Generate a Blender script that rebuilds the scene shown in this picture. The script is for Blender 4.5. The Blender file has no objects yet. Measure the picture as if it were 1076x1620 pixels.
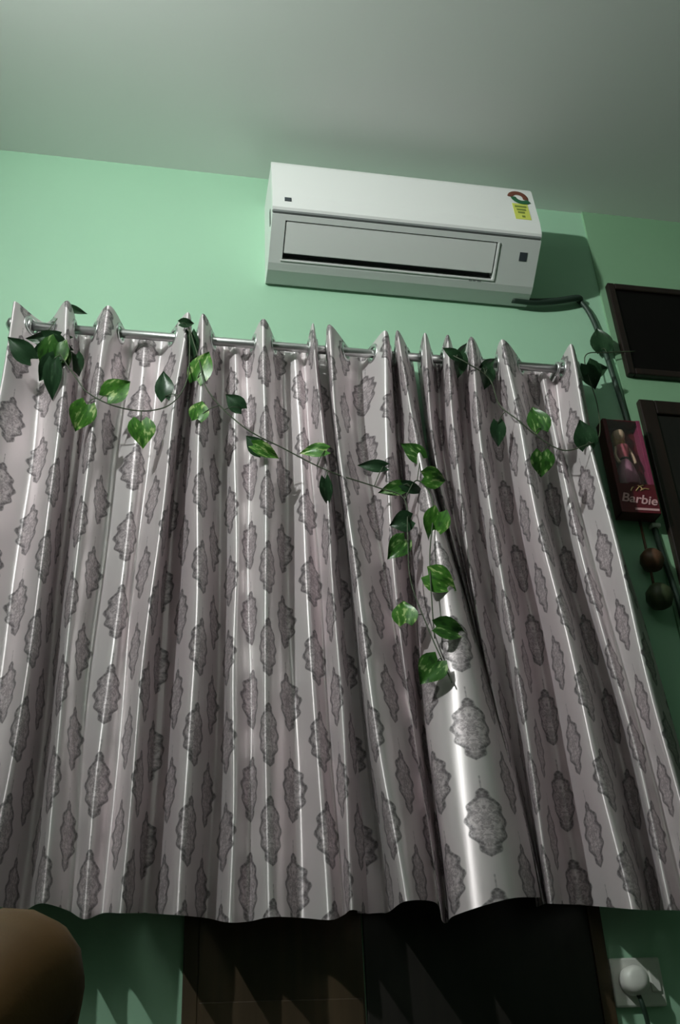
import bpy, bmesh, math, random
from mathutils import Vector, Matrix
random.seed(7)

# ------------------------------------------------------------------ camera, world, exposure
scene = bpy.context.scene
COL = scene.collection
CAM_POS = (0.0, -2.3, 0.5)
cam_data = bpy.data.cameras.new('camera')
cam = bpy.data.objects.new('camera', cam_data)
COL.objects.link(cam)
cam_data.sensor_fit = 'VERTICAL'
cam_data.sensor_height = 24.0
cam_data.lens = 24.0 * 1622.7 / 1620.0
cam_data.clip_start = 0.02
rot = Matrix(((0.983607, -0.053099, -0.172328), (-0.174961, -0.512346, -0.840768), (-0.043648, 0.857136, -0.513238)))
cam.matrix_world = Matrix.Translation(CAM_POS) @ rot.to_4x4()
scene.camera = cam

world = bpy.data.worlds.new('world')
scene.world = world
world.use_nodes = True
world.node_tree.nodes['Background'].inputs[0].default_value = (0.5, 0.6, 0.55, 1)
world.node_tree.nodes['Background'].inputs[1].default_value = 0.02

scene.view_settings.view_transform = 'Standard'
scene.view_settings.look = 'None'
scene.view_settings.gamma = 1.0
scene.view_settings.use_curve_mapping = False
scene.view_settings.exposure = 0.0

LAMP_POS = (-1.02, -1.68, 2.85)   # centre of the lamp's flat glowing face
LAMP_STRENGTH = 3700.0

FLOOR_Z, CEIL_Z = 0.12, 3.16
X0, X1, Y0 = -1.08, 2.6, -4.2
TRACKS = {
 'A': [
  (0.05, 0.10200000000000001, 0.904, [-0.407, -0.403, -0.399, -0.394, -0.388, -0.382]),
  (0.136, 0.162, 0.893, [-0.412, -0.411, -0.41, -0.409, -0.407, -0.405]),
  (0.06, 0.10700000000000001, 0.902, [-0.336, -0.327, -0.323, -0.324, -0.33, -0.341]),
  (0.156, 0.182, 0.888, [-0.273, -0.256, -0.251, -0.255, -0.266, -0.281]),
  (0.012, 0.02, 0.904, [-0.237, -0.232, -0.229, -0.229, -0.231, -0.234]),
  (0.151, 0.182, 0.887, [-0.168, -0.178, -0.183, -0.183, -0.184, -0.186]),
  (0.035, 0.10200000000000001, 0.889, [-0.111, -0.127, -0.137, -0.143, -0.144, -0.14]),
  (0.055, 0.142, 0.864, [-0.065, -0.063, -0.072, -0.087, -0.099, -0.1]),
  (0.035, 0.10200000000000001, 0.882, [-0.015, -0.03, -0.043, -0.054, -0.062, -0.067]),
  (0.151, 0.17200000000000001, 0.869, [0.047, 0.025, 0.006, -0.01, -0.023, -0.032]),
  (0.012, 0.015, 0.896, [0.067, 0.05, 0.036, 0.025, 0.018, 0.013]),
  (0.151, 0.17200000000000001, 0.864, [0.086, 0.087, 0.09, 0.092, 0.088, 0.073]),
  (0.025, 0.03, 0.883, [0.144, 0.149, 0.151, 0.151, 0.148, 0.141]),
  (0.055, 0.162, 0.851, [0.183, 0.184, 0.184, 0.182, 0.179, 0.174]),
  (0.04, 0.11199999999999999, 0.861, [0.221, 0.223, 0.223, 0.223, 0.222, 0.22]),
  (0.151, 0.17200000000000001, 0.859, [0.253, 0.253, 0.253, 0.254, 0.254, 0.255]),
  (0.035, 0.092, 0.87, [0.312, 0.312, 0.314, 0.317, 0.321, 0.327]),
  (0.055, 0.147, 0.856, [0.355, 0.358, 0.361, 0.365, 0.37, 0.376]),
  (0.04, 0.092, 0.873, [0.384, 0.39, 0.395, 0.401, 0.407, 0.413]),
  (0.151, 0.162, 0.871, [0.391, 0.402, 0.41, 0.417, 0.421, 0.424]),
  (0.045, 0.092, 0.876, [0.421, 0.435, 0.446, 0.456, 0.464, 0.471]),
 ],
 'B': [
  (0.012, 0.035, 0.886, [0.412, 0.423, 0.432, 0.441, 0.449, 0.455]),
  (0.02, 0.02, 0.888, [0.447, 0.46, 0.474, 0.488, 0.504, 0.521]),
  (0.151, 0.23500000000000001, 0.873, [0.437, 0.439, 0.449, 0.466, 0.488, 0.512]),
  (0.03, 0.115, 0.892, [0.544, 0.528, 0.544, 0.574, 0.601, 0.608]),
  (0.14600000000000002, 0.135, 0.851, [0.6, 0.582, 0.576, 0.579, 0.591, 0.61]),
  (0.012, 0.04, 0.864, [0.647, 0.646, 0.645, 0.645, 0.647, 0.65]),
  (0.05, 0.195, 0.853, [0.645, 0.642, 0.634, 0.627, 0.623, 0.625]),
  (0.151, 0.24500000000000002, 0.874, [0.633, 0.647, 0.67, 0.696, 0.717, 0.727]),
  (0.04, 0.135, 0.896, [0.703, 0.707, 0.736, 0.776, 0.811, 0.83]),
 ],
 'C': [
  (0.02, 0.05500000000000001, 0.897, [0.722, 0.724, 0.754, 0.797, 0.834, 0.851]),
  (0.151, 0.095, 0.884, [0.714, 0.706, 0.729, 0.767, 0.806, 0.833]),
  (0.03, 0.065, 0.889, [0.779, 0.768, 0.778, 0.801, 0.829, 0.853]),
  (0.151, 0.115, 0.886, [0.781, 0.767, 0.767, 0.78, 0.807, 0.845]),
  (0.012, 0.015, 0.904, [0.854, 0.843, 0.848, 0.862, 0.878, 0.89]),
  (0.151, 0.17500000000000002, 0.875, [0.851, 0.838, 0.835, 0.838, 0.842, 0.842]),
  (0.012, 0.015, 0.9, [0.95, 0.936, 0.943, 0.957, 0.968, 0.964]),
  (0.151, 0.21500000000000002, 0.856, [0.944, 0.947, 0.955, 0.967, 0.983, 1.002]),
  (0.02, 0.03, 0.885, [1.071, 1.059, 1.07, 1.095, 1.122, 1.141]),
  (0.055, 0.165, 0.861, [1.095, 1.083, 1.086, 1.099, 1.11, 1.107]),
  (0.04, 0.115, 0.869, [1.144, 1.124, 1.129, 1.146, 1.163, 1.168]),
  (0.156, 0.20500000000000002, 0.866, [1.15, 1.141, 1.145, 1.154, 1.163, 1.166]),
  (0.08, 0.115, 0.881, [1.203, 1.192, 1.204, 1.227, 1.246, 1.243]),
 ],
}
LEAVES = {
 'g1': [
  (-0.377, -0.17, 2.239, 0.073, 0.048, 135, 'd'),
  (-0.321, -0.13, 2.306, 0.1, 0.043, 180, 'd'),
  (-0.297, -0.165, 2.218, 0.084, 0.068, 250, 'v'),
  (-0.286, -0.165, 2.146, 0.089, 0.042, 265, 'd'),
  (-0.272, -0.16, 2.213, 0.075, 0.049, 285, 'v'),
  (-0.323, -0.155, 2.245, 0.065, 0.042, 205, 'd'),
  (-0.285, -0.15, 2.28, 0.076, 0.043, 335, 'd'),
  (-0.302, -0.17, 2.177, 0.067, 0.045, 245, 'd'),
  (-0.253, -0.1, 2.442, 0.052, 0.019, -20, 'd'),
  (-0.237, -0.1, 2.252, 0.053, 0.037, 270, 'd'),
  (-0.206, -0.175, 2.031, 0.066, 0.059, 250, 'b'),
  (-0.121, -0.165, 2.137, 0.071, 0.058, 45, 'b'),
  (-0.008, -0.15, 2.174, 0.072, 0.043, 95, 'd'),
  (-0.055, -0.165, 2.001, 0.066, 0.06, 280, 'b'),
 ],
 'g2': [
  (0.045, -0.17, 2.369, 0.037, 0.024, 10, 'd'),
  (0.059, -0.13, 2.318, 0.072, 0.038, 270, 'd'),
  (0.088, -0.175, 2.226, 0.083, 0.056, 70, 'b'),
  (0.085, -0.175, 2.082, 0.055, 0.045, 80, 'b'),
  (0.174, -0.14, 2.14, 0.053, 0.04, 135, 'd'),
  (0.223, -0.175, 1.985, 0.054, 0.04, 130, 'd'),
  (0.255, -0.18, 1.961, 0.067, 0.035, -20, 'b'),
  (0.375, -0.165, 1.982, 0.065, 0.036, 180, 'b'),
  (0.404, -0.175, 1.85, 0.066, 0.028, 270, 'd'),
  (0.532, -0.14, 1.964, 0.066, 0.029, 180, 'd'),
  (0.572, -0.175, 1.873, 0.064, 0.035, 195, 'v'),
  (0.628, -0.18, 1.875, 0.058, 0.027, -20, 'd'),
  (0.632, -0.185, 1.988, 0.062, 0.044, 145, 'v'),
  (0.683, -0.2, 1.897, 0.061, 0.051, 0, 'b'),
  (0.665, -0.205, 1.754, 0.071, 0.059, 250, 'b'),
  (0.586, -0.18, 1.774, 0.05, 0.047, 200, 'd'),
  (0.57, -0.185, 1.696, 0.061, 0.049, 230, 'v'),
  (0.666, -0.215, 1.595, 0.069, 0.06, -30, 'b'),
  (0.573, -0.195, 1.525, 0.056, 0.053, 90, 'b'),
  (0.676, -0.225, 1.467, 0.076, 0.048, -5, 'v'),
  (0.614, -0.215, 1.367, 0.062, 0.06, 230, 'v'),
 ],
 'g3': [
  (0.779, -0.165, 2.346, 0.05, 0.027, 150, 'd'),
  (0.813, -0.13, 2.327, 0.061, 0.036, 270, 'd'),
  (0.827, -0.13, 2.393, 0.043, 0.018, 60, 'd'),
  (0.901, -0.13, 2.348, 0.047, 0.027, 45, 'd'),
  (0.894, -0.11, 2.306, 0.058, 0.043, 270, 'd'),
  (0.896, -0.13, 2.1, 0.062, 0.038, 270, 'd'),
  (0.997, -0.175, 2.134, 0.072, 0.057, 100, 'v'),
  (0.983, -0.185, 1.971, 0.06, 0.057, 270, 'v'),
  (1.12, -0.185, 2.084, 0.069, 0.057, 100, 'd'),
  (1.244, -0.07, 2.38, 0.075, 0.064, 300, 'd'),
  (1.282, -0.05, 2.426, 0.065, 0.042, 20, 'd'),
  (1.319, -0.035, 2.567, 0.071, 0.063, 95, 'd'),
 ],
}
VINES = {
 'g1': [[(-0.32, -0.12, 2.341), (-0.274, -0.175, 2.225), (-0.225, -0.175, 2.148), (-0.194, -0.175, 2.107), (-0.129, -0.175, 2.073), (-0.051, -0.165, 2.071), (0.014, -0.17, 2.097), (0.05, -0.175, 2.174), (0.053, -0.165, 2.31), (0.048, -0.16, 2.369)]],
 'g2': [[(0.051, -0.16, 2.358), (0.079, -0.175, 2.24), (0.106, -0.178, 2.136), (0.196, -0.178, 2.033), (0.3, -0.178, 1.973), (0.411, -0.178, 1.914), (0.539, -0.178, 1.872), (0.6, -0.185, 1.838), (0.598, -0.19, 1.726), (0.596, -0.19, 1.605), (0.626, -0.205, 1.468), (0.646, -0.215, 1.394), (0.662, -0.22, 1.339)], [(0.6, -0.185, 1.838), (0.636, -0.19, 1.894), (0.668, -0.2, 1.824), (0.643, -0.21, 1.665), (0.635, -0.215, 1.528), (0.635, -0.21, 1.45)]],
 'g3': [[(0.778, -0.155, 2.349), (0.82, -0.172, 2.306), (0.887, -0.15, 2.274), (0.895, -0.172, 2.17), (0.938, -0.182, 2.113), (0.989, -0.172, 2.072), (1.053, -0.175, 2.029), (1.114, -0.185, 2.042), (1.176, -0.16, 2.095), (1.224, -0.1, 2.253), (1.238, -0.06, 2.46), (1.329, -0.035, 2.51), (1.43, -0.028, 2.531)]],
}

# ------------------------------------------------------------------ materials
def new_mat(name, color=(0.8, 0.8, 0.8), rough=0.5, spec=0.5, metal=0.0):
    m = bpy.data.materials.new(name)
    m.use_nodes = True
    b = m.node_tree.nodes['Principled BSDF']
    b.inputs['Base Color'].default_value = (*color, 1)
    b.inputs['Roughness'].default_value = rough
    b.inputs['Specular IOR Level'].default_value = spec
    b.inputs['Metallic'].default_value = metal
    return m

def nodes_of(m):
    return m.node_tree.nodes, m.node_tree.links, m.node_tree.nodes['Principled BSDF']

def noisy(m, ca, cb, scale, detail=4, bump=0.0, stretch=None, bump_scale=None):
    n, l, b = nodes_of(m)
    tc = n.new('ShaderNodeTexCoord')
    src = tc.outputs['Object']
    if stretch:
        mp = n.new('ShaderNodeMapping'); mp.inputs['Scale'].default_value = stretch
        l.new(src, mp.inputs[0]); src = mp.outputs[0]
    t = n.new('ShaderNodeTexNoise'); t.inputs['Scale'].default_value = scale; t.inputs['Detail'].default_value = detail
    l.new(src, t.inputs['Vector'])
    r = n.new('ShaderNodeValToRGB')
    r.color_ramp.elements[0].position = 0.3; r.color_ramp.elements[0].color = (*ca, 1)
    r.color_ramp.elements[1].position = 0.7; r.color_ramp.elements[1].color = (*cb, 1)
    l.new(t.outputs['Fac'], r.inputs[0]); l.new(r.outputs[0], b.inputs['Base Color'])
    if bump:
        bp = n.new('ShaderNodeBump'); bp.inputs['Strength'].default_value = bump; bp.inputs['Distance'].default_value = 0.003
        if bump_scale:
            t2 = n.new('ShaderNodeTexNoise'); t2.inputs['Scale'].default_value = bump_scale
            l.new(src, t2.inputs['Vector']); l.new(t2.outputs['Fac'], bp.inputs['Height'])
        else:
            l.new(t.outputs['Fac'], bp.inputs['Height'])
        l.new(bp.outputs[0], b.inputs['Normal'])
    return m

M = {}
M['wall'] = noisy(new_mat('green_wall_paint', rough=0.55, spec=0.3), (0.365, 0.605, 0.43), (0.38, 0.625, 0.445), 3, bump=0.08, bump_scale=60)
M['wall_deep'] = noisy(new_mat('deeper_green_wall', rough=0.6, spec=0.3), (0.225, 0.40, 0.245), (0.24, 0.42, 0.26), 3, bump=0.08, bump_scale=60)
M['ceiling'] = noisy(new_mat('ceiling_paint', rough=0.8, spec=0.2), (0.83, 0.84, 0.82), (0.85, 0.86, 0.84), 2, bump=0.05, bump_scale=50)
M['floor'] = noisy(new_mat('floor_stone', rough=0.4), (0.035, 0.032, 0.026), (0.05, 0.045, 0.038), 8)
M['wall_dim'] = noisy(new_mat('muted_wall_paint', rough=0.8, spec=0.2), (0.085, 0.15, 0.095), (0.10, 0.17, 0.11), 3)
M['ac_white'] = new_mat('ac_white_plastic', (0.80, 0.80, 0.79), 0.35, 0.5)
M['ac_grey'] = new_mat('ac_grey_plastic', (0.70, 0.71, 0.70), 0.4, 0.5)
M['gap_grey'] = new_mat('gap_grey', (0.16, 0.17, 0.17), 0.6)
M['dark'] = new_mat('dark_cavity', (0.02, 0.025, 0.025), 0.6)
M['sticker_dark'] = new_mat('dark_sticker', (0.05, 0.06, 0.07), 0.4)
M['sticker_yellow'] = new_mat('yellow_green_sticker', (0.62, 0.66, 0.12), 0.5)
M['sticker_print'] = new_mat('sticker_print', (0.20, 0.26, 0.05), 0.5)
M['sticker_red'] = new_mat('sticker_red', (0.16, 0.05, 0.03), 0.5)
M['sticker_green'] = new_mat('sticker_green', (0.02, 0.12, 0.05), 0.5)
M['grey_print'] = new_mat('grey_print', (0.28, 0.29, 0.29), 0.5)
M['steel'] = new_mat('brushed_steel', (0.62, 0.62, 0.62), 0.3, 0.5, 0.9)
M['cable'] = new_mat('cable_sheath', (0.025, 0.05, 0.035), 0.5)
M['pipe'] = new_mat('pipe_wrap', (0.02, 0.04, 0.028), 0.6)
M['white_plastic'] = new_mat('white_plastic', (0.75, 0.74, 0.70), 0.35)
M['wood_dark'] = noisy(new_mat('dark_wood', rough=0.45), (0.007, 0.003, 0.0025), (0.018, 0.007, 0.005), 6, stretch=(8, 8, 0.6))
M['wood_brown'] = noisy(new_mat('brown_wood', rough=0.5), (0.05, 0.030, 0.014), (0.075, 0.045, 0.022), 5, stretch=(8, 8, 0.5))
M['wood_black'] = noisy(new_mat('blackened_wood', rough=0.5), (0.012, 0.009, 0.008), (0.02, 0.015, 0.013), 5, stretch=(8, 8, 0.5))
M['black_glass'] = new_mat('black_glass', (0.004, 0.003, 0.003), 0.35, 0.15)
M['door'] = noisy(new_mat('door_leaf', rough=0.5), (0.005, 0.004, 0.0035), (0.010, 0.007, 0.006), 6, stretch=(8, 8, 0.5))
M['skin'] = noisy(new_mat('brown_skin', rough=0.55, spec=0.2), (0.085, 0.042, 0.012), (0.10, 0.05, 0.016), 9, bump=0.1, bump_scale=150)
M['short_cloth'] = noisy(new_mat('dark_shorts', rough=0.9), (0.02, 0.02, 0.025), (0.035, 0.033, 0.04), 40)
M['box_maroon'] = noisy(new_mat('maroon_card', rough=0.4), (0.085, 0.007, 0.014), (0.12, 0.011, 0.02), 10)
M['box_pink'] = noisy(new_mat('pink_card', rough=0.35), (0.20, 0.03, 0.075), (0.26, 0.045, 0.10), 10)
M['letter'] = new_mat('pale_pink_print', (0.62, 0.36, 0.38), 0.5)
M['gold'] = new_mat('gold_print', (0.45, 0.30, 0.14), 0.4)
M['doll_skin'] = new_mat('doll_skin', (0.62, 0.42, 0.30), 0.4)
M['doll_hair'] = new_mat('doll_hair', (0.30, 0.16, 0.05), 0.5)
M['doll_top'] = noisy(new_mat('doll_top', rough=0.5), (0.42, 0.06, 0.10), (0.55, 0.14, 0.18), 60)
M['doll_skirt'] = noisy(new_mat('doll_skirt', rough=0.5), (0.27, 0.11, 0.17), (0.36, 0.17, 0.24), 40)
M['ornament'] = noisy(new_mat('brown_ornament', rough=0.5), (0.07, 0.03, 0.015), (0.13, 0.06, 0.03), 30)
M['ornament_green'] = noisy(new_mat('dark_green_ornament', rough=0.5), (0.03, 0.045, 0.02), (0.06, 0.07, 0.03), 30)
M['vine'] = new_mat('vine_stem', (0.055, 0.075, 0.04), 0.6)

def clear_film():
    m = bpy.data.materials.new('clear_film'); m.use_nodes = True
    n, l = m.node_tree.nodes, m.node_tree.links
    n.clear()
    o = n.new('ShaderNodeOutputMaterial'); mx = n.new('ShaderNodeMixShader')
    t = n.new('ShaderNodeBsdfTransparent'); g = n.new('ShaderNodeBsdfGlossy')
    g.inputs['Roughness'].default_value = 0.15
    mx.inputs[0].default_value = 0.06
    l.new(t.outputs[0], mx.inputs[1]); l.new(g.outputs[0], mx.inputs[2]); l.new(mx.outputs[0], o.inputs[0])
    return m
M['film'] = clear_film()

def leaf_mat(name, dark, mid, streak, amount):
    m = new_mat(name, rough=0.35, spec=0.45)
    n, l, b = nodes_of(m)
    tc = n.new('ShaderNodeTexCoord')
    mp = n.new('ShaderNodeMapping'); mp.inputs['Scale'].default_value = (5.0, 2.0, 2.0)
    oi = n.new('ShaderNodeObjectInfo')
    vm = n.new('ShaderNodeVectorMath'); vm.operation = 'ADD'
    sc = n.new('ShaderNodeVectorMath'); sc.operation = 'SCALE'; sc.inputs[3].default_value = 40.0
    l.new(oi.outputs['Random'], sc.inputs[0])
    l.new(tc.outputs['UV'], vm.inputs[0]); l.new(sc.outputs[0], vm.inputs[1]); l.new(vm.outputs[0], mp.inputs[0])
    t = n.new('ShaderNodeTexNoise'); t.inputs['Scale'].default_value = 1.6; t.inputs['Detail'].default_value = 2
    l.new(mp.outputs[0], t.inputs['Vector'])
    r = n.new('ShaderNodeValToRGB')
    e = r.color_ramp.elements
    e[0].position = 0.30; e[0].color = (*dark, 1)
    e[1].position = 0.48; e[1].color = (*mid, 1)
    x = e.new(0.66 - amount * 0.1); x.color = (*mid, 1)
    x = e.new(0.74 - amount * 0.1); x.color = (*streak, 1)
    l.new(t.outputs['Fac'], r.inputs[0]); l.new(r.outputs[0], b.inputs['Base Color'])
    return m
M['leaf_b'] = leaf_mat('variegated_bright_leaf', (0.022, 0.085, 0.012), (0.06, 0.19, 0.022), (0.36, 0.48, 0.18), 1.0)
M['leaf_v'] = leaf_mat('variegated_leaf', (0.015, 0.055, 0.01), (0.04, 0.13, 0.02), (0.26, 0.38, 0.15), 0.8)
M['leaf_d'] = leaf_mat('dark_leaf', (0.012, 0.035, 0.015), (0.022, 0.06, 0.025), (0.06, 0.12, 0.06), 0.3)

def damask_mat():
    """silver-grey satin with a half-drop damask motif; UV in metres of cloth"""
    m = new_mat('damask_satin', rough=0.35, spec=1.0)
    n, l, b = nodes_of(m)
    def val(x):
        v = n.new('ShaderNodeValue'); v.outputs[0].default_value = x; return v.outputs[0]
    def mt(op, a, c=None, d=None, clamp=False):
        q = n.new('ShaderNodeMath'); q.operation = op; q.use_clamp = clamp
        for i, s in enumerate((a, c, d)):
            if s is None: continue
            if isinstance(s, (int, float)): q.inputs[i].default_value = s
            else: l.new(s, q.inputs[i])
        return q.outputs[0]
    def sstep(x, lo, hi):
        q = n.new('ShaderNodeMapRange'); q.interpolation_type = 'SMOOTHSTEP'
        l.new(x, q.inputs['Value']); q.inputs['From Min'].default_value = lo; q.inputs['From Max'].default_value = hi
        return q.outputs['Result']
    tc = n.new('ShaderNodeTexCoord')
    sx = n.new('ShaderNodeSeparateXYZ'); l.new(tc.outputs['UV'], sx.inputs[0])
    PU, PV, HW, HH = 0.096, 0.205, 0.046, 0.076
    uu = mt('DIVIDE', sx.outputs[0], PU)
    col = mt('FLOOR', uu)
    p = mt('SUBTRACT', mt('SUBTRACT', uu, col), 0.5)
    odd = mt('MULTIPLY', mt('FLOORED_MODULO', col, 2.0), 0.5)
    vv = mt('ADD', mt('DIVIDE', sx.outputs[1], PV), odd)
    q = mt('SUBTRACT', mt('FRACT', vv), 0.5)
    a = mt('DIVIDE', mt('MULTIPLY', mt('ABSOLUTE', p), PU), HW)
    bb = mt('DIVIDE', mt('MULTIPLY', q, PV), HH)
    # half width: broad in the upper half, tail at the bottom, scalloped edge
    bc = mt('MINIMUM', mt('MAXIMUM', bb, -1.0), 1.0)
    t = mt('MULTIPLY', mt('ADD', bc, 1.0), 0.5)
    up = mt('POWER', mt('SINE', mt('MULTIPLY', mt('POWER', t, 1.0), math.pi)), 0.95)
    skew = mt('ADD', 0.88, mt('MULTIPLY', bc, 0.16))
    w = mt('MULTIPLY', up, skew)
    scal = mt('MULTIPLY', mt('SINE', mt('MULTIPLY', bc, 15.0)), 0.09)
    w = mt('SUBTRACT', mt('ADD', w, scal), 0.02)
    dist = mt('SUBTRACT', w, a)
    mask = sstep(dist, -0.02, 0.09)
    inner = sstep(dist, 0.15, 0.36)
    border = mt('MULTIPLY', mask, mt('SUBTRACT', 1.0, inner))
    # mirrored scrolls inside
    cmb = n.new('ShaderNodeCombineXYZ'); l.new(a, cmb.inputs[0]); l.new(mt('MULTIPLY', bb, 1.9), cmb.inputs[1])
    vor = n.new('ShaderNodeTexVoronoi'); vor.feature = 'DISTANCE_TO_EDGE'; vor.inputs['Scale'].default_value = 2.2
    l.new(cmb.outputs[0], vor.inputs['Vector'])
    wob = n.new('ShaderNodeTexNoise'); wob.inputs['Scale'].default_value = 3.2; wob.inputs['Detail'].default_value = 2.0
    l.new(cmb.outputs[0], wob.inputs['Vector'])
    ring = mt('SINE', mt('ADD', mt('MULTIPLY', dist, 11.0), mt('MULTIPLY', wob.outputs['Fac'], 14.0)))
    lace = n.new('ShaderNodeTexNoise'); lace.inputs['Scale'].default_value = 6.5; lace.inputs['Detail'].default_value = 1.5
    lace.inputs['Distortion'].default_value = 1.2
    l.new(cmb.outputs[0], lace.inputs['Vector'])
    petals = mt('ADD', mt('MULTIPLY', sstep(vor.outputs['Distance'], 0.0, 0.12), 0.35), 0.65)
    scroll = mt('MULTIPLY', mt('MULTIPLY', sstep(lace.outputs['Fac'], 0.38, 0.56), petals), mt('ADD', 0.6, mt('MULTIPLY', sstep(ring, -0.9, 0.0), 0.4)))
    brk = n.new('ShaderNodeTexNoise'); brk.inputs['Scale'].default_value = 7.0; l.new(cmb.outputs[0], brk.inputs['Vector'])
    border = mt('MULTIPLY', border, mt('ADD', 0.55, mt('MULTIPLY', sstep(brk.outputs['Fac'], 0.35, 0.6), 0.45)))
    # slow tone variation of the weave
    big = n.new('ShaderNodeTexNoise'); big.inputs['Scale'].default_value = 2.2
    l.new(tc.outputs['UV'], big.inputs['Vector'])
    base = n.new('ShaderNodeMix'); base.data_type = 'RGBA'
    l.new(sstep(big.outputs['Fac'], 0.35, 0.65), base.inputs['Factor'])
    base.inputs['A'].default_value = (0.71, 0.62, 0.645, 1); base.inputs['B'].default_value = (0.72, 0.665, 0.675, 1)
    inn = n.new('ShaderNodeMix'); inn.data_type = 'RGBA'
    l.new(scroll, inn.inputs['Factor'])
    inn.inputs['A'].default_value = (0.37, 0.315, 0.333, 1); inn.inputs['B'].default_value = (0.68, 0.60, 0.625, 1)
    m1 = n.new('ShaderNodeMix'); m1.data_type = 'RGBA'
    l.new(mask, m1.inputs['Factor']); l.new(base.outputs['Result'], m1.inputs['A']); l.new(inn.outputs['Result'], m1.inputs['B'])
    m2 = n.new('ShaderNodeMix'); m2.data_type = 'RGBA'
    l.new(border, m2.inputs['Factor']); l.new(m1.outputs['Result'], m2.inputs['A'])
    m2.inputs['B'].default_value = (0.15, 0.13, 0.138, 1)
    l.new(m2.outputs['Result'], b.inputs['Base Color'])
    l.new(mt('ADD', 0.44, mt('MULTIPLY', mask, 0.08)), b.inputs['Roughness'])
    b.inputs['Metallic'].default_value = 0.38
    b.inputs['Anisotropic'].default_value = 0.85
    b.inputs['Anisotropic Rotation'].default_value = ANISO_ROT
    tg = n.new('ShaderNodeTangent'); tg.direction_type = 'UV_MAP'; tg.uv_map = 'UVMap'
    l.new(tg.outputs[0], b.inputs['Tangent'])
    # fine weave and motif relief
    wn = n.new('ShaderNodeTexNoise'); wn.inputs['Scale'].default_value = 55.0
    mp = n.new('ShaderNodeMapping'); mp.inputs['Scale'].default_value = (1.0, 0.25, 1.0)
    l.new(tc.outputs['UV'], mp.inputs[0]); l.new(mp.outputs[0], wn.inputs['Vector'])
    bp = n.new('ShaderNodeBump'); bp.inputs['Strength'].default_value = 0.12; bp.inputs['Distance'].default_value = 0.002
    l.new(mt('ADD', wn.outputs['Fac'], mt('MULTIPLY', mt('MULTIPLY', scroll, mask), 0.35)), bp.inputs['Height'])
    l.new(bp.outputs[0], b.inputs['Normal'])
    return m
ANISO_ROT = 0.25
M['damask'] = damask_mat()

# ------------------------------------------------------------------ helpers
def link(name, me, mat, parent=None, smooth=False):
    if not me.materials:
        me.materials.append(mat)
    if smooth:
        for f in me.polygons: f.use_smooth = True
    o = bpy.data.objects.new(name, me)
    COL.objects.link(o)
    o.parent = parent
    return o

def build(name, bm, mat, parent=None, smooth=False):
    bmesh.ops.recalc_face_normals(bm, faces=bm.faces)
    me = bpy.data.meshes.new(name)
    bm.to_mesh(me); bm.free()
    return link(name, me, mat, parent, smooth)

def tag(o, label, cat, group=None):
    o['label'] = label; o['category'] = cat
    if group: o['group'] = group
    return o

def thing(name, label, cat, loc=(0, 0, 0), group=None):
    o = bpy.data.objects.new(name, None)
    COL.objects.link(o); o.location = loc; o.empty_display_size = 0.05
    bpy.context.view_layer.update()
    return tag(o, label, cat, group)

def local(bm, parent):
    """shift world-space geometry into its parent's frame"""
    if parent is not None:
        off = Vector(parent.location)
        p = parent.parent
        while p is not None:
            off += Vector(p.location); p = p.parent
        bmesh.ops.translate(bm, vec=-off, verts=bm.verts)
    return bm

def put(name, bm, mat, parent=None, smooth=False):
    return build(name, local(bm, parent), mat, parent, smooth)

def struct(name, bm, mat):
    o = build(name, bm, mat); o['kind'] = 'structure'
    return o

def box(x0, x1, y0, y1, z0, z1, bevel=0.0, bm=None, seg=2):
    t = bmesh.new()
    bmesh.ops.create_cube(t, size=1.0)
    bmesh.ops.scale(t, vec=(x1 - x0, y1 - y0, z1 - z0), verts=t.verts)
    bmesh.ops.translate(t, vec=((x0 + x1) / 2, (y0 + y1) / 2, (z0 + z1) / 2), verts=t.verts)
    if bevel:
        bmesh.ops.bevel(t, geom=list(t.edges), offset=bevel, segments=seg, affect='EDGES', profile=0.5)
    if bm is None: return t
    me = bpy.data.meshes.new('tmp'); t.to_mesh(me); t.free(); bm.from_mesh(me); bpy.data.meshes.remove(me)
    return bm

def smooth_path(pts, n=6):
    P = [Vector(p) for p in pts]
    P = [P[0] * 2 - P[1]] + P + [P[-1] * 2 - P[-2]]
    out = []
    for i in range(1, len(P) - 2):
        a, b_, c, d = P[i - 1], P[i], P[i + 1], P[i + 2]
        for k in range(n):
            t = k / n
            out.append(0.5 * ((2 * b_) + (c - a) * t + (2 * a - 5 * b_ + 4 * c - d) * t * t + (3 * b_ - a - 3 * c + d) * t ** 3))
    out.append(P[-2])
    return out

def tube(pts, r, seg=8, bm=None, cap=True):
    bm = bm or bmesh.new()
    rings = []
    up = Vector((0.13, -0.9, 0.37)).normalized()
    for i, p in enumerate(pts):
        p = Vector(p)
        d = (Vector(pts[min(i + 1, len(pts) - 1)]) - Vector(pts[max(i - 1, 0)])).normalized()
        s = d.cross(up)
        if s.length < 1e-3: s = d.cross(Vector((1, 0, 0)))
        s.normalize(); t = s.cross(d)
        rr = r(i / (len(pts) - 1)) if callable(r) else r
        rings.append([bm.verts.new(p + rr * (math.cos(2 * math.pi * k / seg) * s + math.sin(2 * math.pi * k / seg) * t)) for k in range(seg)])
    for A, B in zip(rings, rings[1:]):
        for k in range(seg):
            bm.faces.new((A[k], A[(k + 1) % seg], B[(k + 1) % seg], B[k]))
    if cap:
        bm.faces.new(rings[0][::-1]); bm.faces.new(rings[-1])
    return bm

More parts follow.
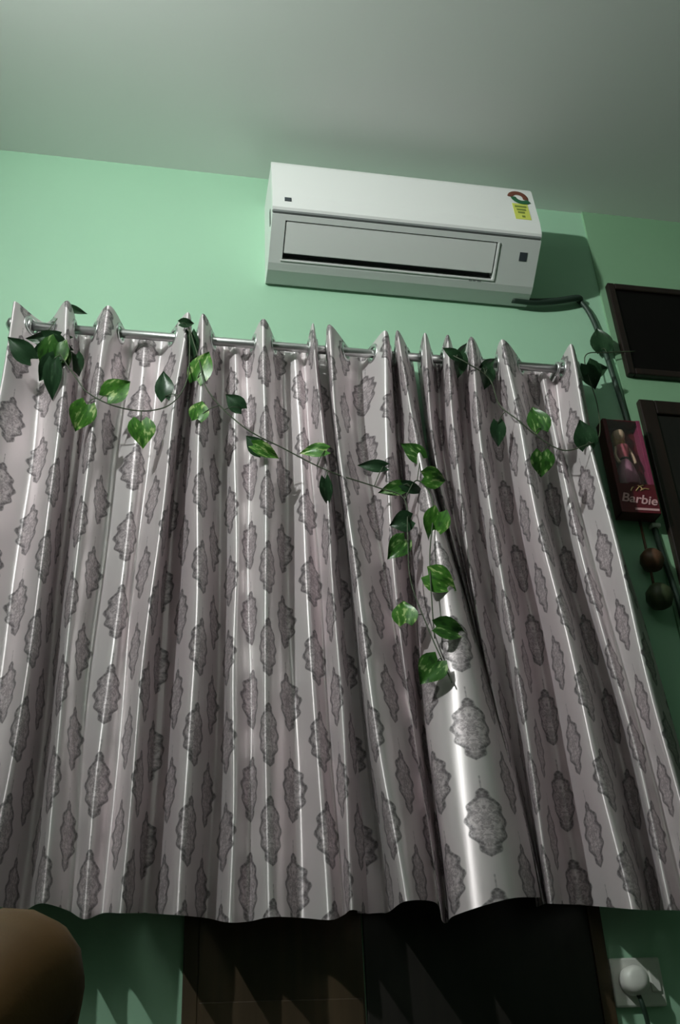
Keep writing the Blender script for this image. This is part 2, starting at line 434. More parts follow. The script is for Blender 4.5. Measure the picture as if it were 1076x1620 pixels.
def lathe(profile, center, axis=(0, 0, 1), seg=20, bm=None):
    """profile: list of (radius, height along axis)"""
    bm = bm or bmesh.new()
    ax = Vector(axis).normalized()
    s = ax.orthogonal().normalized(); t = ax.cross(s)
    c = Vector(center); rings = []
    for r, h in profile:
        rings.append([bm.verts.new(c + ax * h + r * (math.cos(2 * math.pi * k / seg) * s + math.sin(2 * math.pi * k / seg) * t)) for k in range(seg)])
    for A, B in zip(rings, rings[1:]):
        for k in range(seg):
            bm.faces.new((A[k], A[(k + 1) % seg], B[(k + 1) % seg], B[k]))
    bm.faces.new(rings[0][::-1]); bm.faces.new(rings[-1])
    return bm

def torus(center, normal, R, r, seg=24, sub=8, bm=None, a0=0.0, a1=2 * math.pi, squash=1.0):
    bm = bm or bmesh.new()
    nrm = Vector(normal).normalized()
    s = nrm.cross(Vector((0, 0, 1)))
    if s.length < 1e-3: s = Vector((1, 0, 0))
    s.normalize(); t = s.cross(nrm)
    full = abs(a1 - a0 - 2 * math.pi) < 1e-6
    cnt = seg if full else seg + 1
    rings = []
    for i in range(cnt):
        a = a0 + (a1 - a0) * i / seg
        d = math.cos(a) * s + math.sin(a) * t
        rings.append([bm.verts.new(Vector(center) + d * (R + r * math.cos(2 * math.pi * k / sub)) + nrm * r * squash * math.sin(2 * math.pi * k / sub)) for k in range(sub)])
    for i in range(cnt if full else cnt - 1):
        A, B = rings[i], rings[(i + 1) % cnt]
        for k in range(sub):
            bm.faces.new((A[k], A[(k + 1) % sub], B[(k + 1) % sub], B[k]))
    if not full:
        bm.faces.new(rings[0]); bm.faces.new(rings[-1][::-1])
    return bm

# ------------------------------------------------------------------ the room
struct('wall_back', box(X0, X1, 0.0, 0.12, FLOOR_Z, CEIL_Z), M['wall'])
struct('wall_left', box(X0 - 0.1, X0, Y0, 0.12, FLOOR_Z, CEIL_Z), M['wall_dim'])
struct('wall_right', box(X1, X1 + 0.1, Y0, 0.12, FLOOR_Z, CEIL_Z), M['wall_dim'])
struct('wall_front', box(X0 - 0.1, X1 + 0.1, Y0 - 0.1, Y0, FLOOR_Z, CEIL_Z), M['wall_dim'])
struct('ceiling', box(X0 - 0.1, X1 + 0.1, Y0 - 0.1, 0.12, CEIL_Z, CEIL_Z + 0.1), M['ceiling'])
struct('floor', box(X0 - 0.1, X1 + 0.1, Y0 - 0.1, 0.12, FLOOR_Z - 0.1, FLOOR_Z), M['floor'])
# wall section around the door, given a deeper green than the back wall and a little proud
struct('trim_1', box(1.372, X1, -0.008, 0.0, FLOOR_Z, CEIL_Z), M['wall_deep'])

# round flat-faced LED lamp that lights the room (outside the picture, high on the left wall)
def wall_lamp():
    lx, ly, lz = LAMP_POS
    t = thing('wall_lamp', 'round flat-faced lamp glowing high on the left wall', 'lamp', (X0, ly, lz))
    put('housing', lathe([(0.05, 0), (0.062, 0.008), (0.062, lx - X0 - 0.006), (0.056, lx - X0 - 0.001), (0.05, lx - X0 - 0.002)], (X0, ly, lz), (1, 0, 0), 28), M['white_plastic'], t, True)
    m = bpy.data.materials.new('lamp_glow'); m.use_nodes = True
    n, l = m.node_tree.nodes, m.node_tree.links
    n.clear(); o = n.new('ShaderNodeOutputMaterial'); e = n.new('ShaderNodeEmission')
    e.inputs[0].default_value = (0.94, 1.0, 0.955, 1)
    e.inputs[1].default_value = LAMP_STRENGTH
    l.new(e.outputs[0], o.inputs[0])
    put('diffuser', lathe([(0.040, 0), (0.040, 0.0015)], (lx - 0.0015, ly, lz), (1, 0, 0), 28), m, t)
wall_lamp()

# ------------------------------------------------------------------ ventilator and door on the right
def frame_bars(x0, x1, y0, y1, z0, z1, w, bottom=True):
    bars = [box(x0, x0 + w, y0, y1, z0, z1, 0.004), box(x1 - w, x1, y0, y1, z0, z1, 0.004), box(x0 + w, x1 - w, y0, y1, z1 - w, z1, 0.004)]
    if bottom: bars.append(box(x0 + w, x1 - w, y0, y1, z0, z0 + w, 0.004))
    return bars
w = bpy.data.objects.new('window_1', None); COL.objects.link(w); w.location = (1.85, -0.008, 2.44); w['kind'] = 'structure'
w['label'] = 'dark ventilator window with a wooden frame above the door'
for b_ in frame_bars(1.39, 2.30, -0.03, -0.008, 2.44, 2.815, 0.024): put('window_frame', b_, M['wood_dark'], w)
put('pane', box(1.414, 2.276, -0.022, -0.014, 2.464, 2.791), M['black_glass'], w)
d = bpy.data.objects.new('door_1', None); COL.objects.link(d); d.location = (1.85, -0.008, FLOOR_Z); d['kind'] = 'structure'
d['label'] = 'dark wooden door and frame at the right edge'
for b_ in frame_bars(1.402, 2.30, -0.03, -0.008, FLOOR_Z, 2.343, 0.05, False): put('door_frame', b_, M['wood_dark'], d)
put('door_leaf', box(1.452, 2.25, -0.024, -0.012, FLOOR_Z + 0.005, 2.288), M['door'], d)
for (za, zb) in ((0.3, 1.05), (1.2, 2.15)):
    for (xa, xb) in ((1.53, 1.82), (1.88, 2.17)):
        put('door_panel', box(xa, xb, -0.032, -0.024, za, zb, 0.004), M['door'], d)
put('door_handle', tube(smooth_path([(2.16, -0.024, 1.1), (2.16, -0.085, 1.1), (2.12, -0.09, 1.1), (2.06, -0.09, 1.1)]), 0.008), M['steel'], d, True)

# ------------------------------------------------------------------ air conditioner
def air_conditioner():
    xa, xb = 0.276, 1.103
    t = thing('air_conditioner', 'white split air conditioner mounted high on the green wall', 'air conditioner', ((xa + xb) / 2, 0.0, 2.66))
    zt, zm, zb = 3.024, 2.80, 2.672
    yt, ym, yb = -0.178, -0.20, -0.03
    # casing: profile (y, z) swept along x, with an opening in the slanted lower face
    prof = [(0.0, 2.700), (0.0, zt + 0.004), (yt + 0.02, zt + 0.004), (yt + 0.006, zt), (ym + 0.012, zm + 0.004), (ym + 0.006, zm - 0.006), (ym + 0.006 + (yb - ym - 0.006) * 0.69, zm - 0.006 + (zb - zm + 0.006) * 0.69), (-0.06, 2.700), (-0.012, 2.692)]
    def slant(s, off=0.0):
        n = Vector((0, -(zm - zb), -(yb - ym))).normalized()
        return Vector((0, ym + 0.006 + (yb - ym - 0.006) * s, zm - 0.006 + (zb - zm + 0.006) * s)) + n * off
    ox0, ox1, s0, s1 = 0.316, 0.968, 0.08, 0.63
    bm = bmesh.new()
    L = [bm.verts.new((xa, y, z)) for y, z in prof]
    Rr = [bm.verts.new((xb, y, z)) for y, z in prof]
    N = len(prof)
    bm.faces.new(L); bm.faces.new(Rr[::-1])
    for i in range(N):
        j = (i + 1) % N
        if i == 5: continue
        bm.faces.new((L[i], L[j], Rr[j], Rr[i]))
    q = [slant(s0), slant(s0), slant(s1), slant(s1)]
    o_ = [bm.verts.new((x, v.y, v.z)) for x, v in zip((ox0, ox1, ox1, ox0), q)]
    qi = [slant(s0, -0.04), slant(s0, -0.04), slant(s1, -0.04), slant(s1, -0.04)]
    ins = [bm.verts.new((x, v.y, v.z)) for x, v in zip((ox0, ox1, ox1, ox0), qi)]
    c = [L[5], Rr[5], Rr[6], L[6]]
    for k in range(4):
        bm.faces.new((c[k], c[(k + 1) % 4], o_[(k + 1) % 4], o_[k]))
        bm.faces.new((o_[k], o_[(k + 1) % 4], ins[(k + 1) % 4], ins[k]))
    bm.faces.new(ins)
    bmesh.ops.remove_doubles(bm, verts=bm.verts, dist=1e-5)
    put('casing', bm, M['ac_grey'], t)
    def plate(x0, x1, sa, sb, off, th, bevel=0.0):
        b2 = bmesh.new()
        lo = [slant(sa, off), slant(sb, off)]; hi = [slant(sa, off + th), slant(sb, off + th)]
        vs = []
        for g in (lo, hi):
            for x in (x0, x1):
                for v in g: vs.append(b2.verts.new((x, v.y, v.z)))
        idx = [(0, 1, 3, 2), (4, 6, 7, 5), (0, 2, 6, 4), (1, 5, 7, 3), (0, 4, 5, 1), (2, 3, 7, 6)]
        for f in idx: b2.faces.new([vs[i] for i in f])
        if bevel:
            bmesh.ops.recalc_face_normals(b2, faces=b2.faces)
            bmesh.ops.bevel(b2, geom=list(b2.edges), offset=bevel, segments=2, affect='EDGES')
        return b2
    put('outlet_cavity', plate(ox0 + 0.002, ox1 - 0.002, s0 + 0.01, s1 - 0.01, -0.039, 0.004), M['dark'], t)
    put('flap', plate(ox0 + 0.003, ox1 - 0.003, s0 + 0.012, s1 - 0.085, -0.009, 0.008, 0.002), M['ac_white'], t)
    # pale rim around the outlet
    for args in ((ox0 - 0.006, ox1 + 0.006, s1, s1 + 0.025), (ox1, ox1 + 0.007, s0, s1)):
        put('outlet_rim', plate(*args, 0.0, 0.003, 0.001), M['ac_white'], t)
    # upper front panel, slightly proud with a shadow gap below
    bm = bmesh.new()
    front = [(yt + 0.004, zt + 0.006), (yt - 0.006, zt + 0.002), (yt - 0.012, zt - 0.012), (ym - 0.006, zm + 0.06), (ym - 0.004, zm + 0.014), (ym + 0.002, zm + 0.006), (ym + 0.014, zm + 0.006)]
    A = [bm.verts.new((xa - 0.001, y, z)) for y, z in front]; B = [bm.verts.new((xb + 0.001, y, z)) for y, z in front]
    for i in range(len(front) - 1): bm.faces.new((A[i], A[i + 1], B[i + 1], B[i]))
    bm.faces.new(A); bm.faces.new(B[::-1]); bm.faces.new((A[-1], A[0], B[0], B[-1]))
    put('front_panel', bm, M['ac_white'], t)
    put('panel_gap', box(xa + 0.002, xb - 0.002, ym + 0.001, ym + 0.012, zm - 0.001, zm + 0.007), M['gap_grey'], t)
    put('side_vent', box(xa - 0.0015, xa + 0.002, -0.150, -0.135, 2.80, 2.86, 0.0005), M['dark'], t)
    # side vents on the right end, small square stickers, printed marks
    put('display', box(0.311, 0.331, ym - 0.0075, ym - 0.004, 2.838, 2.852), M['sticker_dark'], t)
    s = put('square_sticker', plate(1.042, 1.066, 0.19, 0.32, 0.0, 0.001), M['sticker_dark'], t)
    s['label'] = 'small dark square sticker'
    for x0, x1 in ((0.895, 0.905), (0.908, 0.916), (0.922, 0.934)):
        put('printed_mark', plate(x0, x1, 0.662, 0.685, 0.0, 0.0006), M['grey_print'], t)
    # energy label near the top right corner of the panel
    def fy(z): return (yt - 0.012) + ((ym - 0.006) - (yt - 0.012)) * (zt - 0.012 - z) / (zt - 0.012 - (zm + 0.06))
    def patch(x0, x1, z0, z1, off=0.001):
        b2 = bmesh.new()
        pts = [(x0, z0), (x1, z0), (x1, z1), (x0, z1)]
        f1 = [b2.verts.new((x, fy(z) - off, z)) for x, z in pts]; f0 = [b2.verts.new((x, fy(z) + 0.001, z)) for x, z in pts]
        b2.faces.new(f1); b2.faces.new(f0[::-1])
        for k in range(4): b2.faces.new((f1[k], f1[(k + 1) % 4], f0[(k + 1) % 4], f0[k]))
        return b2
    st = put('energy_label', patch(1.028, 1.078, 2.868, 2.945), M['sticker_yellow'], t)
    st['label'] = 'yellow-green energy rating sticker with a red and green arc'
    for i, (x0, x1, z) in enumerate(((1.034, 1.072, 2.93), (1.038, 1.068, 2.915), (1.04, 1.062, 2.901), (1.05, 1.06, 2.882))):
        put('label_print', patch(x0, x1, z - 0.004, z + 0.004, 0.002), M['sticker_print'], st)
    cx, cz = 1.052, 2.974
    nrm = (0, -1, 0.1)
    put('label_arc', torus((cx, fy(cz) - 0.001, cz), nrm, 0.025, 0.009, 16, 6, None, math.pi * 0.05, math.pi * 0.95 + 0.45, 0.15), M['sticker_red'], st)
    put('label_arc', torus((cx + 0.012, fy(cz) - 0.0015, cz + 0.006), nrm, 0.028, 0.009, 12, 6, None, math.pi * 1.25, math.pi * 1.95, 0.15), M['sticker_green'], st)
    # refrigerant pipe leaving the bottom right corner
    put('pipe', tube(smooth_path([(1.05, -0.03, 2.70), (1.12, -0.028, 2.70), (1.2, -0.026, 2.715), (1.28, -0.02, 2.742), (1.30, 0.01, 2.748)]), 0.011, 10), M['pipe'], t, True)
air_conditioner()

cb = thing('power_cable', 'dark cable running down the wall from the air conditioner behind the doll box', 'cable', (1.36, 0, 1.0))
cab = [(1.288, -0.010, 2.748), (1.31, -0.012, 2.70), (1.326, -0.010, 2.641), (1.337, -0.010, 2.551), (1.350, -0.010, 2.403), (1.358, -0.010, 2.289), (1.364, -0.010, 2.1), (1.366, -0.010, 1.943), (1.372, -0.012, 1.811), (1.384, -0.016, 1.657), (1.386, -0.016, 1.4), (1.386, -0.016, 1.0)]
put('sheath', tube(smooth_path(cab, 8), 0.008, 8), M['cable'], cb, True)
for x, z in ((1.368, 1.905), (1.386, 1.3)):
    put('clip', box(x - 0.014, x + 0.014, -0.024, -0.001, z - 0.006, z + 0.006, 0.003), M['white_plastic'], cb)

# ------------------------------------------------------------------ cupboard below the curtain
def cupboard():
    t = thing('wall_cupboard', 'dark brown wooden cupboard set into the wall below the curtain', 'cupboard', (0.55, 0, FLOOR_Z))
    x0, x1, zt = 0.095, 1.016, 0.97
    put('frame_side', box(x0, x0 + 0.03, -0.012, 0.0, FLOOR_Z, zt, 0.002), M['wood_brown'], t)
    put('frame_side', box(x1 - 0.03, x1, -0.014, 0.0, FLOOR_Z, zt, 0.002), M['wood_brown'], t)
    put('frame_top', box(x0 + 0.03, x1 - 0.03, -0.012, 0.0, zt - 0.04, zt, 0.002), M['wood_brown'], t)
    l_ = put('door', box(x0 + 0.03, 0.47, -0.010, 0.0, FLOOR_Z + 0.02, zt - 0.04, 0.002), M['wood_brown'], t)
    r_ = put('door', box(0.474, x1 - 0.03, -0.010, 0.0, FLOOR_Z + 0.02, zt - 0.04, 0.002), M['wood_black'], t)
    put('rail', box(x0 + 0.034, 0.466, -0.014, -0.010, 0.66, 0.725, 0.002), M['wood_brown'], l_)
    put('knob', lathe([(0.006, 0), (0.006, 0.012), (0.012, 0.018), (0.010, 0.026), (0.003, 0.028)], (0.44, -0.010, 0.55), (0, -1, 0)), M['steel'], l_, True)
    put('knob', lathe([(0.006, 0), (0.006, 0.012), (0.012, 0.018), (0.010, 0.026), (0.003, 0.028)], (0.50, -0.010, 0.55), (0, -1, 0)), M['steel'], r_, True)
cupboard()

# ------------------------------------------------------------------ socket and plug
def socket():
    t = thing('wall_socket', 'white wall socket plate low on the wall at the right', 'socket', (1.075, 0, 0.69))
    put('plate', box(1.019, 1.137, -0.012, 0.0, 0.692, 0.79, 0.004), M['white_plastic'], t)
    put('switch', box(1.105, 1.127, -0.017, -0.012, 0.72, 0.765, 0.002), M['white_plastic'], t)
    p = thing('plug', 'white round plug pushed into the wall socket with dark cord', 'plug', (1.062, -0.012, 0.738))
    put('plug_body', lathe([(0.028, 0.0), (0.030, 0.006), (0.030, 0.03), (0.026, 0.042), (0.014, 0.047)], (1.062, -0.012, 0.742), (-0.1, -1, 0), 24), M['white_plastic'], p, True)
    put('cord', tube(smooth_path([(1.062, -0.035, 0.715), (1.066, -0.04, 0.69), (1.075, -0.03, 0.65), (1.085, -0.015, 0.55), (1.085, -0.012, 0.3), (1.085, -0.012, FLOOR_Z + 0.01)]), 0.005, 8), M['cable'], p, True)
socket()

# ------------------------------------------------------------------ doll box on the wall
def doll_box():
    x0, x1, y0, y1, z0, z1 = 1.250, 1.366, -0.062, -0.022, 1.915, 2.232
    t = thing('doll_box', 'maroon doll box with clear front hanging between curtain and door', 'box', ((x0 + x1) / 2, y1, z0))
    put('back_card', box(x0, x1, y1, y1 + 0.003, z0, z1), M['box_maroon'], t)
    put('side_card', box(x0, x0 + 0.003, y0, y1, z0, z1), M['box_maroon'], t)
    put('side_card', box(x1 - 0.003, x1, y0, y1, z0, z1), M['box_pink'], t)['label'] = 'pink side card'
    put('top_card', box(x0, x1, y0, y1, z1 - 0.003, z1), M['box_maroon'], t)
    put('bottom_card', box(x0, x1, y0, y1, z0, z0 + 0.003), M['box_maroon'], t)
    b = put('front_base', box(x0, x1, y0 - 0.003, y0, z0, z0 + 0.095, 0.001), M['box_maroon'], t)
    put('front_border', box(x0, x0 + 0.012, y0 - 0.003, y0, z0 + 0.095, z1, 0.001), M['box_maroon'], t)
    put('front_border', box(x1 - 0.012, x1, y0 - 0.003, y0, z0 + 0.095, z1, 0.001), M['box_pink'], t)
    put('front_window', box(x0 + 0.012, x1 - 0.012, y0 - 0.001, y0, z0 + 0.095, z1 - 0.004), M['film'], t)
    put('stripe', box(x0 + 0.04, x1 - 0.004, y0 - 0.004, y0 - 0.003, z0 + 0.008, z0 + 0.015), M['letter'], b)
    # printed name
    cu = bpy.data.curves.new('name_print', 'FONT'); cu.body = 'Barbie'; cu.size = 0.041; cu.shear = 0.25; cu.extrude = 0.0005; cu.offset = 0.0006
    cu.align_x = 'CENTER'
    tmp = bpy.data.objects.new('tmp', cu); COL.objects.link(tmp)
    bpy.context.view_layer.update()
    me = bpy.data.meshes.new_from_object(tmp.evaluated_get(bpy.context.evaluated_depsgraph_get()))
    bpy.data.objects.remove(tmp)
    me.transform(Matrix.Translation((1.306, y0 - 0.0042, z0 + 0.03)) @ Matrix.Rotation(math.radians(5), 4, 'Y') @ Matrix.Rotation(math.radians(90), 4, 'X') )
    off = Vector(t.location); me.transform(Matrix.Translation(-off))
    me.materials.clear()
    o = link('lettering', me, M['letter'], b)
    for k, (xa, za, xb, zb) in enumerate(((1.288, 0.068, 1.300, 0.082), (1.304, 0.070, 1.330, 0.090), (1.318, 0.072, 1.344, 0.078), (1.312, 0.088, 1.326, 0.074))):
        a = [(xa, y0 - 0.004, z0 + za), ((xa + xb) / 2, y0 - 0.0045, z0 + (za + zb) / 2 + 0.004), (xb, y0 - 0.004, z0 + zb)]
        put('gold_stroke', tube(smooth_path(a, 4), 0.002, 5), M['gold'], b)
    # doll in the box
    cx, cy = 1.304, -0.042
    dl = thing('doll', 'small doll in a pink dress inside the maroon box', 'doll', (cx, cy, z0 + 0.1))
    put('head', lathe([(0.003, -0.021), (0.010, -0.017), (0.0155, -0.005), (0.0165, 0.006), (0.013, 0.016), (0.004, 0.021)], (cx, cy, 2.188), (0, 0, 1), 16), M['doll_skin'], dl, True)
    put('hair', lathe([(0.010, -0.058), (0.019, -0.035), (0.019, -0.005), (0.018, 0.010), (0.012, 0.021), (0.003, 0.025)], (cx, cy + 0.011, 2.188), (0, 0, 1), 16), M['doll_hair'], dl, True)
    put('neck', tube([(cx, cy, 2.172), (cx, cy, 2.152)], 0.005, 8), M['doll_skin'], dl, True)
    put('bodice', lathe([(0.006, 0.022), (0.019, 0.014), (0.019, 0.0), (0.012, -0.028), (0.013, -0.034)], (cx, cy, 2.136), (0, 0, 1), 16), M['doll_top'], dl, True)
    for s in (-1, 1):
        put('arm', tube(smooth_path([(cx + s * 0.018, cy, 2.148), (cx + s * 0.027, cy - 0.004, 2.115), (cx + s * 0.024, cy - 0.014, 2.085)]), 0.0045, 8), M['doll_skin'], dl, True)
    put('skirt', lathe([(0.013, 0.0), (0.022, -0.02), (0.031, -0.06), (0.030, -0.088), (0.026, -0.092)], (cx, cy + 0.002, 2.103), (0, 0, 1), 20), M['doll_skirt'], dl, True)
    put('belt', lathe([(0.0135, -0.003), (0.0145, 0.0), (0.0135, 0.003)], (cx, cy, 2.105), (0, 0, 1), 16), M['dark'], dl, True)
doll_box()

def ornament():
    t = thing('hanging_ornament', 'dark brown hanging ornament with two round lumps below the doll box', 'ornament', (1.318, -0.03, 1.64))
    put('cord', tube([(1.318, -0.026, 1.912), (1.317, -0.028, 1.80), (1.314, -0.03, 1.65)], 0.004, 6), M['ornament'], t, True)
    put('bead', lathe([(0.008, -0.034), (0.024, -0.026), (0.033, -0.004), (0.030, 0.014), (0.018, 0.028), (0.006, 0.034)], (1.322, -0.036, 1.783), (0.05, 0, 1), 18), M['ornament'], t, True)
    put('bead', lathe([(0.008, -0.038), (0.026, -0.03), (0.037, -0.006), (0.034, 0.014), (0.02, 0.03), (0.006, 0.038)], (1.318, -0.040, 1.672), (-0.05, 0, 1), 18), M['ornament_green'], t, True)
ornament()

# ------------------------------------------------------------------ curtain rod
ROD_Y, ROD_Z = -0.085, 2.386
rod = thing('curtain_rod', 'steel curtain rod on wall brackets threaded through the curtain rings', 'curtain rod', (0.4, 0, ROD_Z))
put('pole', tube([(-0.385, ROD_Y, ROD_Z), (0.4, ROD_Y, ROD_Z), (1.145, ROD_Y, ROD_Z)], 0.0125, 16), M['steel'], rod, True)
for x, s in ((-0.385, -1), (1.145, 1)):
    put('finial', lathe([(0.0135, 0), (0.018, 0.004), (0.018, 0.012), (0.010, 0.016), (0.020, 0.028), (0.018, 0.042), (0.004, 0.05)], (x, ROD_Y, ROD_Z), (s, 0, 0)), M['steel'], rod, True)
for x in (-0.372, 1.128):
    bm = lathe([(0.028, 0), (0.028, 0.006), (0.010, 0.008), (0.010, 0.085)], (x, 0, ROD_Z - 0.004), (0, -1, 0))
    torus((x, ROD_Y, ROD_Z), (1, 0, 0), 0.0165, 0.005, bm=bm)
    put('bracket', bm, M['steel'], rod, True)

# ------------------------------------------------------------------ curtains
Z_TOP, Z_BOT = 2.424, 0.868
Z_LEV0, Z_LEV1 = 2.43, 0.868       # levels of the x columns in TRACKS
def cr(p0, p1, p2, p3, t):
    return 0.5 * (2 * p1 + (p2 - p0) * t + (2 * p0 - 5 * p1 + 4 * p2 - p3) * t * t + (3 * p1 - p0 - 3 * p2 + p3) * t ** 3)
def curtain(key, label, u0):
    tr = TRACKS[key]
    NT, SUB, ROWS = len(tr), 12, 96
    rows_t = [(k / ROWS) ** 1.25 for k in range(ROWS + 1)]
    grid = []
    rnd = random.Random(key)
    ph = [(rnd.uniform(0, 6.28), rnd.uniform(0, 6.28), rnd.uniform(2.5, 5)) for _ in tr]
    for t in rows_t:
        q = t * 5; i = min(4, int(q)); fr = q - i
        pts = []
        for (d0, d1, zb, xs), (pa, pb, fq) in zip(tr, ph):
            x = cr(xs[max(i - 1, 0)], xs[i], xs[i + 1], xs[min(i + 2, 5)], fr)
            e = t ** 0.9
            dd = d0 + (d1 - d0) * e
            wob = 0.003 * math.sin(pa + fq * t * 3.0) * min(1, t * 6)
            zb_ = max(0.852, min(0.915, zb))
            pts.append(Vector((x + wob, -dd + 0.004 * math.sin(pb + fq * 2.2 * t) * min(1, t * 6), Z_TOP + (zb_ - Z_TOP) * t)))
        pts = [pts[0] * 2 - pts[1]] + pts + [pts[-1] * 2 - pts[-2]]
        row = []
        for a in range(1, NT):
            for k in range(SUB):
                s = k / SUB
                row.append(Vector(cr(pts[a - 1][c], pts[a][c], pts[a + 1][c], pts[a + 2][c], s) for c in range(3)))
        row.append(pts[-2].copy())
        for v in row: v.y = min(v.y, -0.022)
        grid.append(row)
    NC = len(grid[0])
    # cloth coordinate: arc length averaged over the drop
    u = [0.0] * NC
    for c in range(1, NC):
        s = 0
        for r_ in range(0, ROWS + 1, 8):
            a, b_ = grid[r_][c - 1], grid[r_][c]
            s += math.hypot(a.x - b_.x, a.y - b_.y)
        u[c] = u[c - 1] + s / len(range(0, ROWS + 1, 8))
    # eyelets: where the cloth crosses the rod
    rr = min(range(ROWS + 1), key=lambda k: abs(grid[k][0].z - ROD_Z))
    eyes = []
    for c in range(1, NC):
        a, b_ = grid[rr][c - 1], grid[rr][c]
        if (a.y - ROD_Y) * (b_.y - ROD_Y) < 0:
            f = (ROD_Y - a.y) / (b_.y - a.y)
            p = a.lerp(b_, f); d = (b_ - a).normalized()
            eyes.append((Vector((p.x, ROD_Y, ROD_Z)), Vector((-d.y, d.x, 0)).normalized()))
    t = thing('curtain', label, 'curtain', (sum(v.x for v in grid[-1]) / NC, -0.08, 0.87), 'damask curtains on the rod')
    off = Vector(t.location)
    verts = [tuple(v - off) for row in grid for v in row]
    faces = []
    for r_ in range(ROWS):
        for c in range(NC - 1):
            mid = (grid[r_][c] + grid[r_ + 1][c + 1]) / 2
            if any((mid - e).length < 0.0195 for e, _ in eyes): continue
            faces.append((r_ * NC + c, r_ * NC + c + 1, (r_ + 1) * NC + c + 1, (r_ + 1) * NC + c))
    me = bpy.data.meshes.new('cloth'); me.from_pydata(verts, [], faces)
    uv = me.uv_layers.new(name='UVMap')
    for lp in me.loops:
        vi = lp.vertex_index
        uv.data[lp.index].uv = (u0 + u[vi % NC], grid[vi // NC][vi % NC].z)
    link('cloth', me, M['damask'], t, True)
    for e, nrm in eyes:
        put('eyelet', torus(e, nrm, 0.0245, 0.0065, 20, 6, squash=0.6), M['steel'], t, True)
    return t
curtain('A', 'widest silver-grey damask curtain covering the left half of the rod', 0.03)
curtain('B', 'middle silver-grey damask curtain, narrowest, with vine hanging down its front', 0.52)
curtain('C', 'right silver-grey damask curtain next to the doll box', 0.27)

# ------------------------------------------------------------------ leaf garlands
def leaf_mesh(name, mat, lift):
    NL, NW = 7, 3
    vs, fs, uvs = [], [], []
    for i in range(NL + 1):
        t = i / NL
        wd = 0.5 * (0.45, 0.86, 1.0, 0.97, 0.82, 0.58, 0.28, 0.0)[i]
        for j in range(-NW, NW + 1):
            s = j / NW
            lobe = -0.16 * (abs(s) ** 1.2) * math.exp(-t * 6)
            vs.append((s * wd * 1.05, t + lobe - 0.5, 0.30 * abs(s) * wd * lift - 0.28 * t * t * lift + 0.03 * math.sin(5 * t + 3 * s)))
            uvs.append((s * wd, t))
    n = 2 * NW + 1
    for i in range(NL):
        for j in range(n - 1):
            fs.append((i * n + j, i * n + j + 1, (i + 1) * n + j + 1, (i + 1) * n + j))
    me = bpy.data.meshes.new(name); me.from_pydata(vs, [], fs)
    uv = me.uv_layers.new(name='UVMap')
    for lp in me.loops: uv.data[lp.index].uv = uvs[lp.vertex_index]
    me.materials.append(mat)
    for f in me.polygons: f.use_smooth = True
    return me
LM = {'b': leaf_mesh('leaf', M['leaf_b'], 1.0), 'v': leaf_mesh('leaf', M['leaf_v'], 1.0), 'd': leaf_mesh('leaf', M['leaf_d'], 1.0)}
def garland(key, label):
    first = Vector(VINES[key][0][0])
    t = thing('leaf_garland', label, 'garland', first, 'artificial leaf vines on the curtains')
    bm = bmesh.new(); allp = []
    for s in VINES[key]:
        p = smooth_path(s, 8); allp += p
        tube(p, 0.0017, 6, bm)
    rnd = random.Random(key)
    for (x, y, z, L, W, ang, kind) in LEAVES[key]:
        a = math.radians(ang)
        tip = Vector((math.cos(a), 0, math.sin(a)))
        # leaf plane faces the room, tipped towards the viewer below
        nrm = Vector((rnd.uniform(-0.3, 0.2), -1, rnd.uniform(-0.45, -0.05) if kind != 'd' else rnd.uniform(-0.8, -0.4))).normalized()
        yv = (tip - nrm * tip.dot(nrm)).normalized()
        xv = yv.cross(nrm)
        mat = Matrix((xv, yv, nrm)).transposed().to_4x4()
        o = bpy.data.objects.new('leaf', LM[kind]); COL.objects.link(o)
        o.parent = t
        o.matrix_local = Matrix.Translation(Vector((x, y, z)) - first) @ mat @ Matrix.Diagonal((W * 1.12, L * 1.08, (L + W) / 2, 1))
        base = Vector((x, y, z)) - yv * L * 0.47
        near = min(allp, key=lambda q: (q - base).length)
        if 0.004 < (near - base).length < 0.13:
            m_ = (near + base) / 2 + Vector((0, -0.004, 0.004))
            tube(smooth_path([near, m_, base], 3), 0.0013, 5, bm)
    put('stem', bm, M['vine'], t, True)
garland('g1', 'leaf vine swagging across the left end of the curtains')
garland('g2', 'leaf vine with a long tail hanging down the middle curtain')
garland('g3', 'dark leaf vine across the right curtain reaching onto the wall')

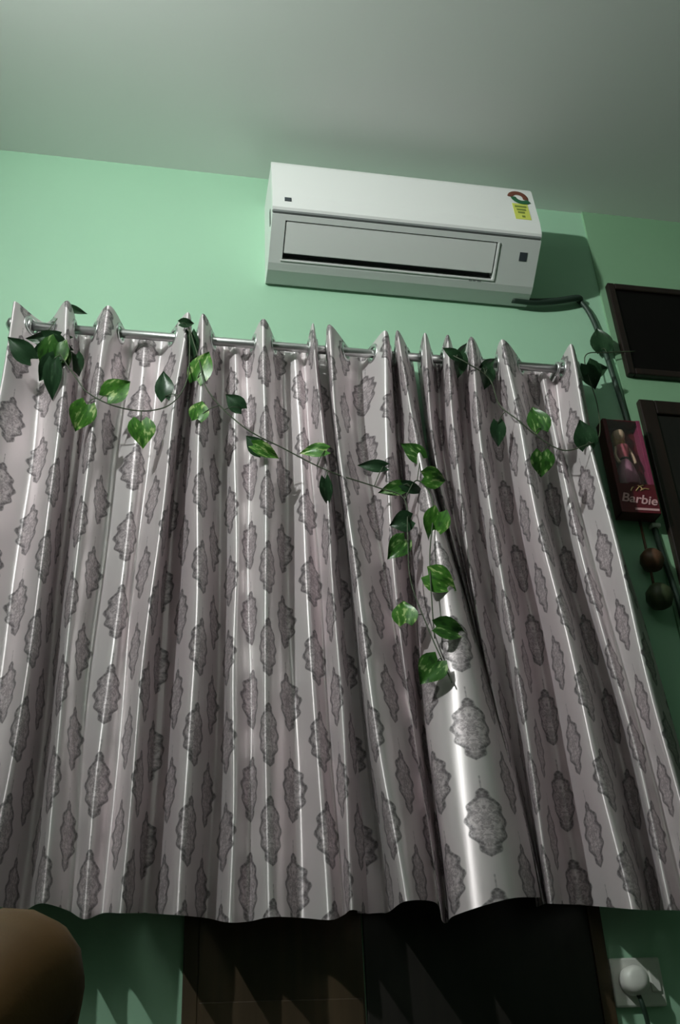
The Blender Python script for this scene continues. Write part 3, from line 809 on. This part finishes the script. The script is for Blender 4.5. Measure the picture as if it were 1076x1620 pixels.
# ------------------------------------------------------------------ person: bent bare leg in the lower left corner
def leg():
    t = thing('person', 'bare bent knee of a person in dark shorts in the lower left corner', 'person', (-0.12, -1.2, FLOOR_Z))
    hip, knee, ank = Vector((-0.27, -1.72, 0.27)), Vector((-0.098, -1.37, 0.625)), Vector((-0.12, -1.16, 0.205))
    heel, ball, toe = Vector((-0.12, -1.21, 0.157)), Vector((-0.125, -1.03, 0.148)), Vector((-0.127, -0.96, 0.14))
    chain = [(hip, 0.085), (hip.lerp(knee, 0.35), 0.078), (hip.lerp(knee, 0.7), 0.062), (hip.lerp(knee, 0.9), 0.066), (knee, 0.074), (knee.lerp(ank, 0.14) + Vector((0, -0.004, 0)), 0.058), (knee.lerp(ank, 0.35) + Vector((0, -0.012, 0)), 0.052), (knee.lerp(ank, 0.7), 0.04), (ank, 0.034)]
    vs = [c[0] for c in chain]; rd = [c[1] for c in chain]; ed = [(i, i + 1) for i in range(len(vs) - 1)]
    ai = len(vs) - 1
    vs += [heel, ank.lerp(ball, 0.5), ball]; rd += [0.034, 0.034, 0.028]
    ed += [(ai, ai + 1), (ai, ai + 2), (ai + 2, ai + 3)]
    bi = len(vs) - 1
    for k in range(5):
        dx = 0.032 - 0.016 * k
        ln = (0.075, 0.072, 0.066, 0.06, 0.05)[k]; r = (0.013, 0.010, 0.0095, 0.009, 0.0085)[k]
        p0 = ball + Vector((dx, 0.005, -0.012)); p1 = ball + Vector((dx * 1.2, ln * 0.6, -0.014)); p2 = ball + Vector((dx * 1.2, ln, -0.017))
        s = len(vs)
        vs += [p0, p1, p2]; rd += [r, r, r * 0.9]; ed += [(bi, s), (s, s + 1), (s + 1, s + 2)]
    loc = Vector(t.location)
    me = bpy.data.meshes.new('leg'); me.from_pydata([v - loc for v in vs], ed, [])
    o = bpy.data.objects.new('bare_leg', me); COL.objects.link(o); o.parent = t
    me.materials.append(M['skin'])
    md = o.modifiers.new('skin', 'SKIN'); md.use_smooth_shade = True
    for i, s in enumerate(me.skin_vertices[0].data):
        s.radius = (rd[i], rd[i]); s.use_root = (i == 0)
    sb = o.modifiers.new('sub', 'SUBSURF'); sb.levels = 2; sb.render_levels = 2
    pts = [hip + (hip - knee).normalized() * 0.04, hip, hip.lerp(knee, 0.25), hip.lerp(knee, 0.45)]
    put('shorts', tube(smooth_path(pts, 5), lambda s: 0.112 - 0.008 * s, 24), M['short_cloth'], t, True)
leg()
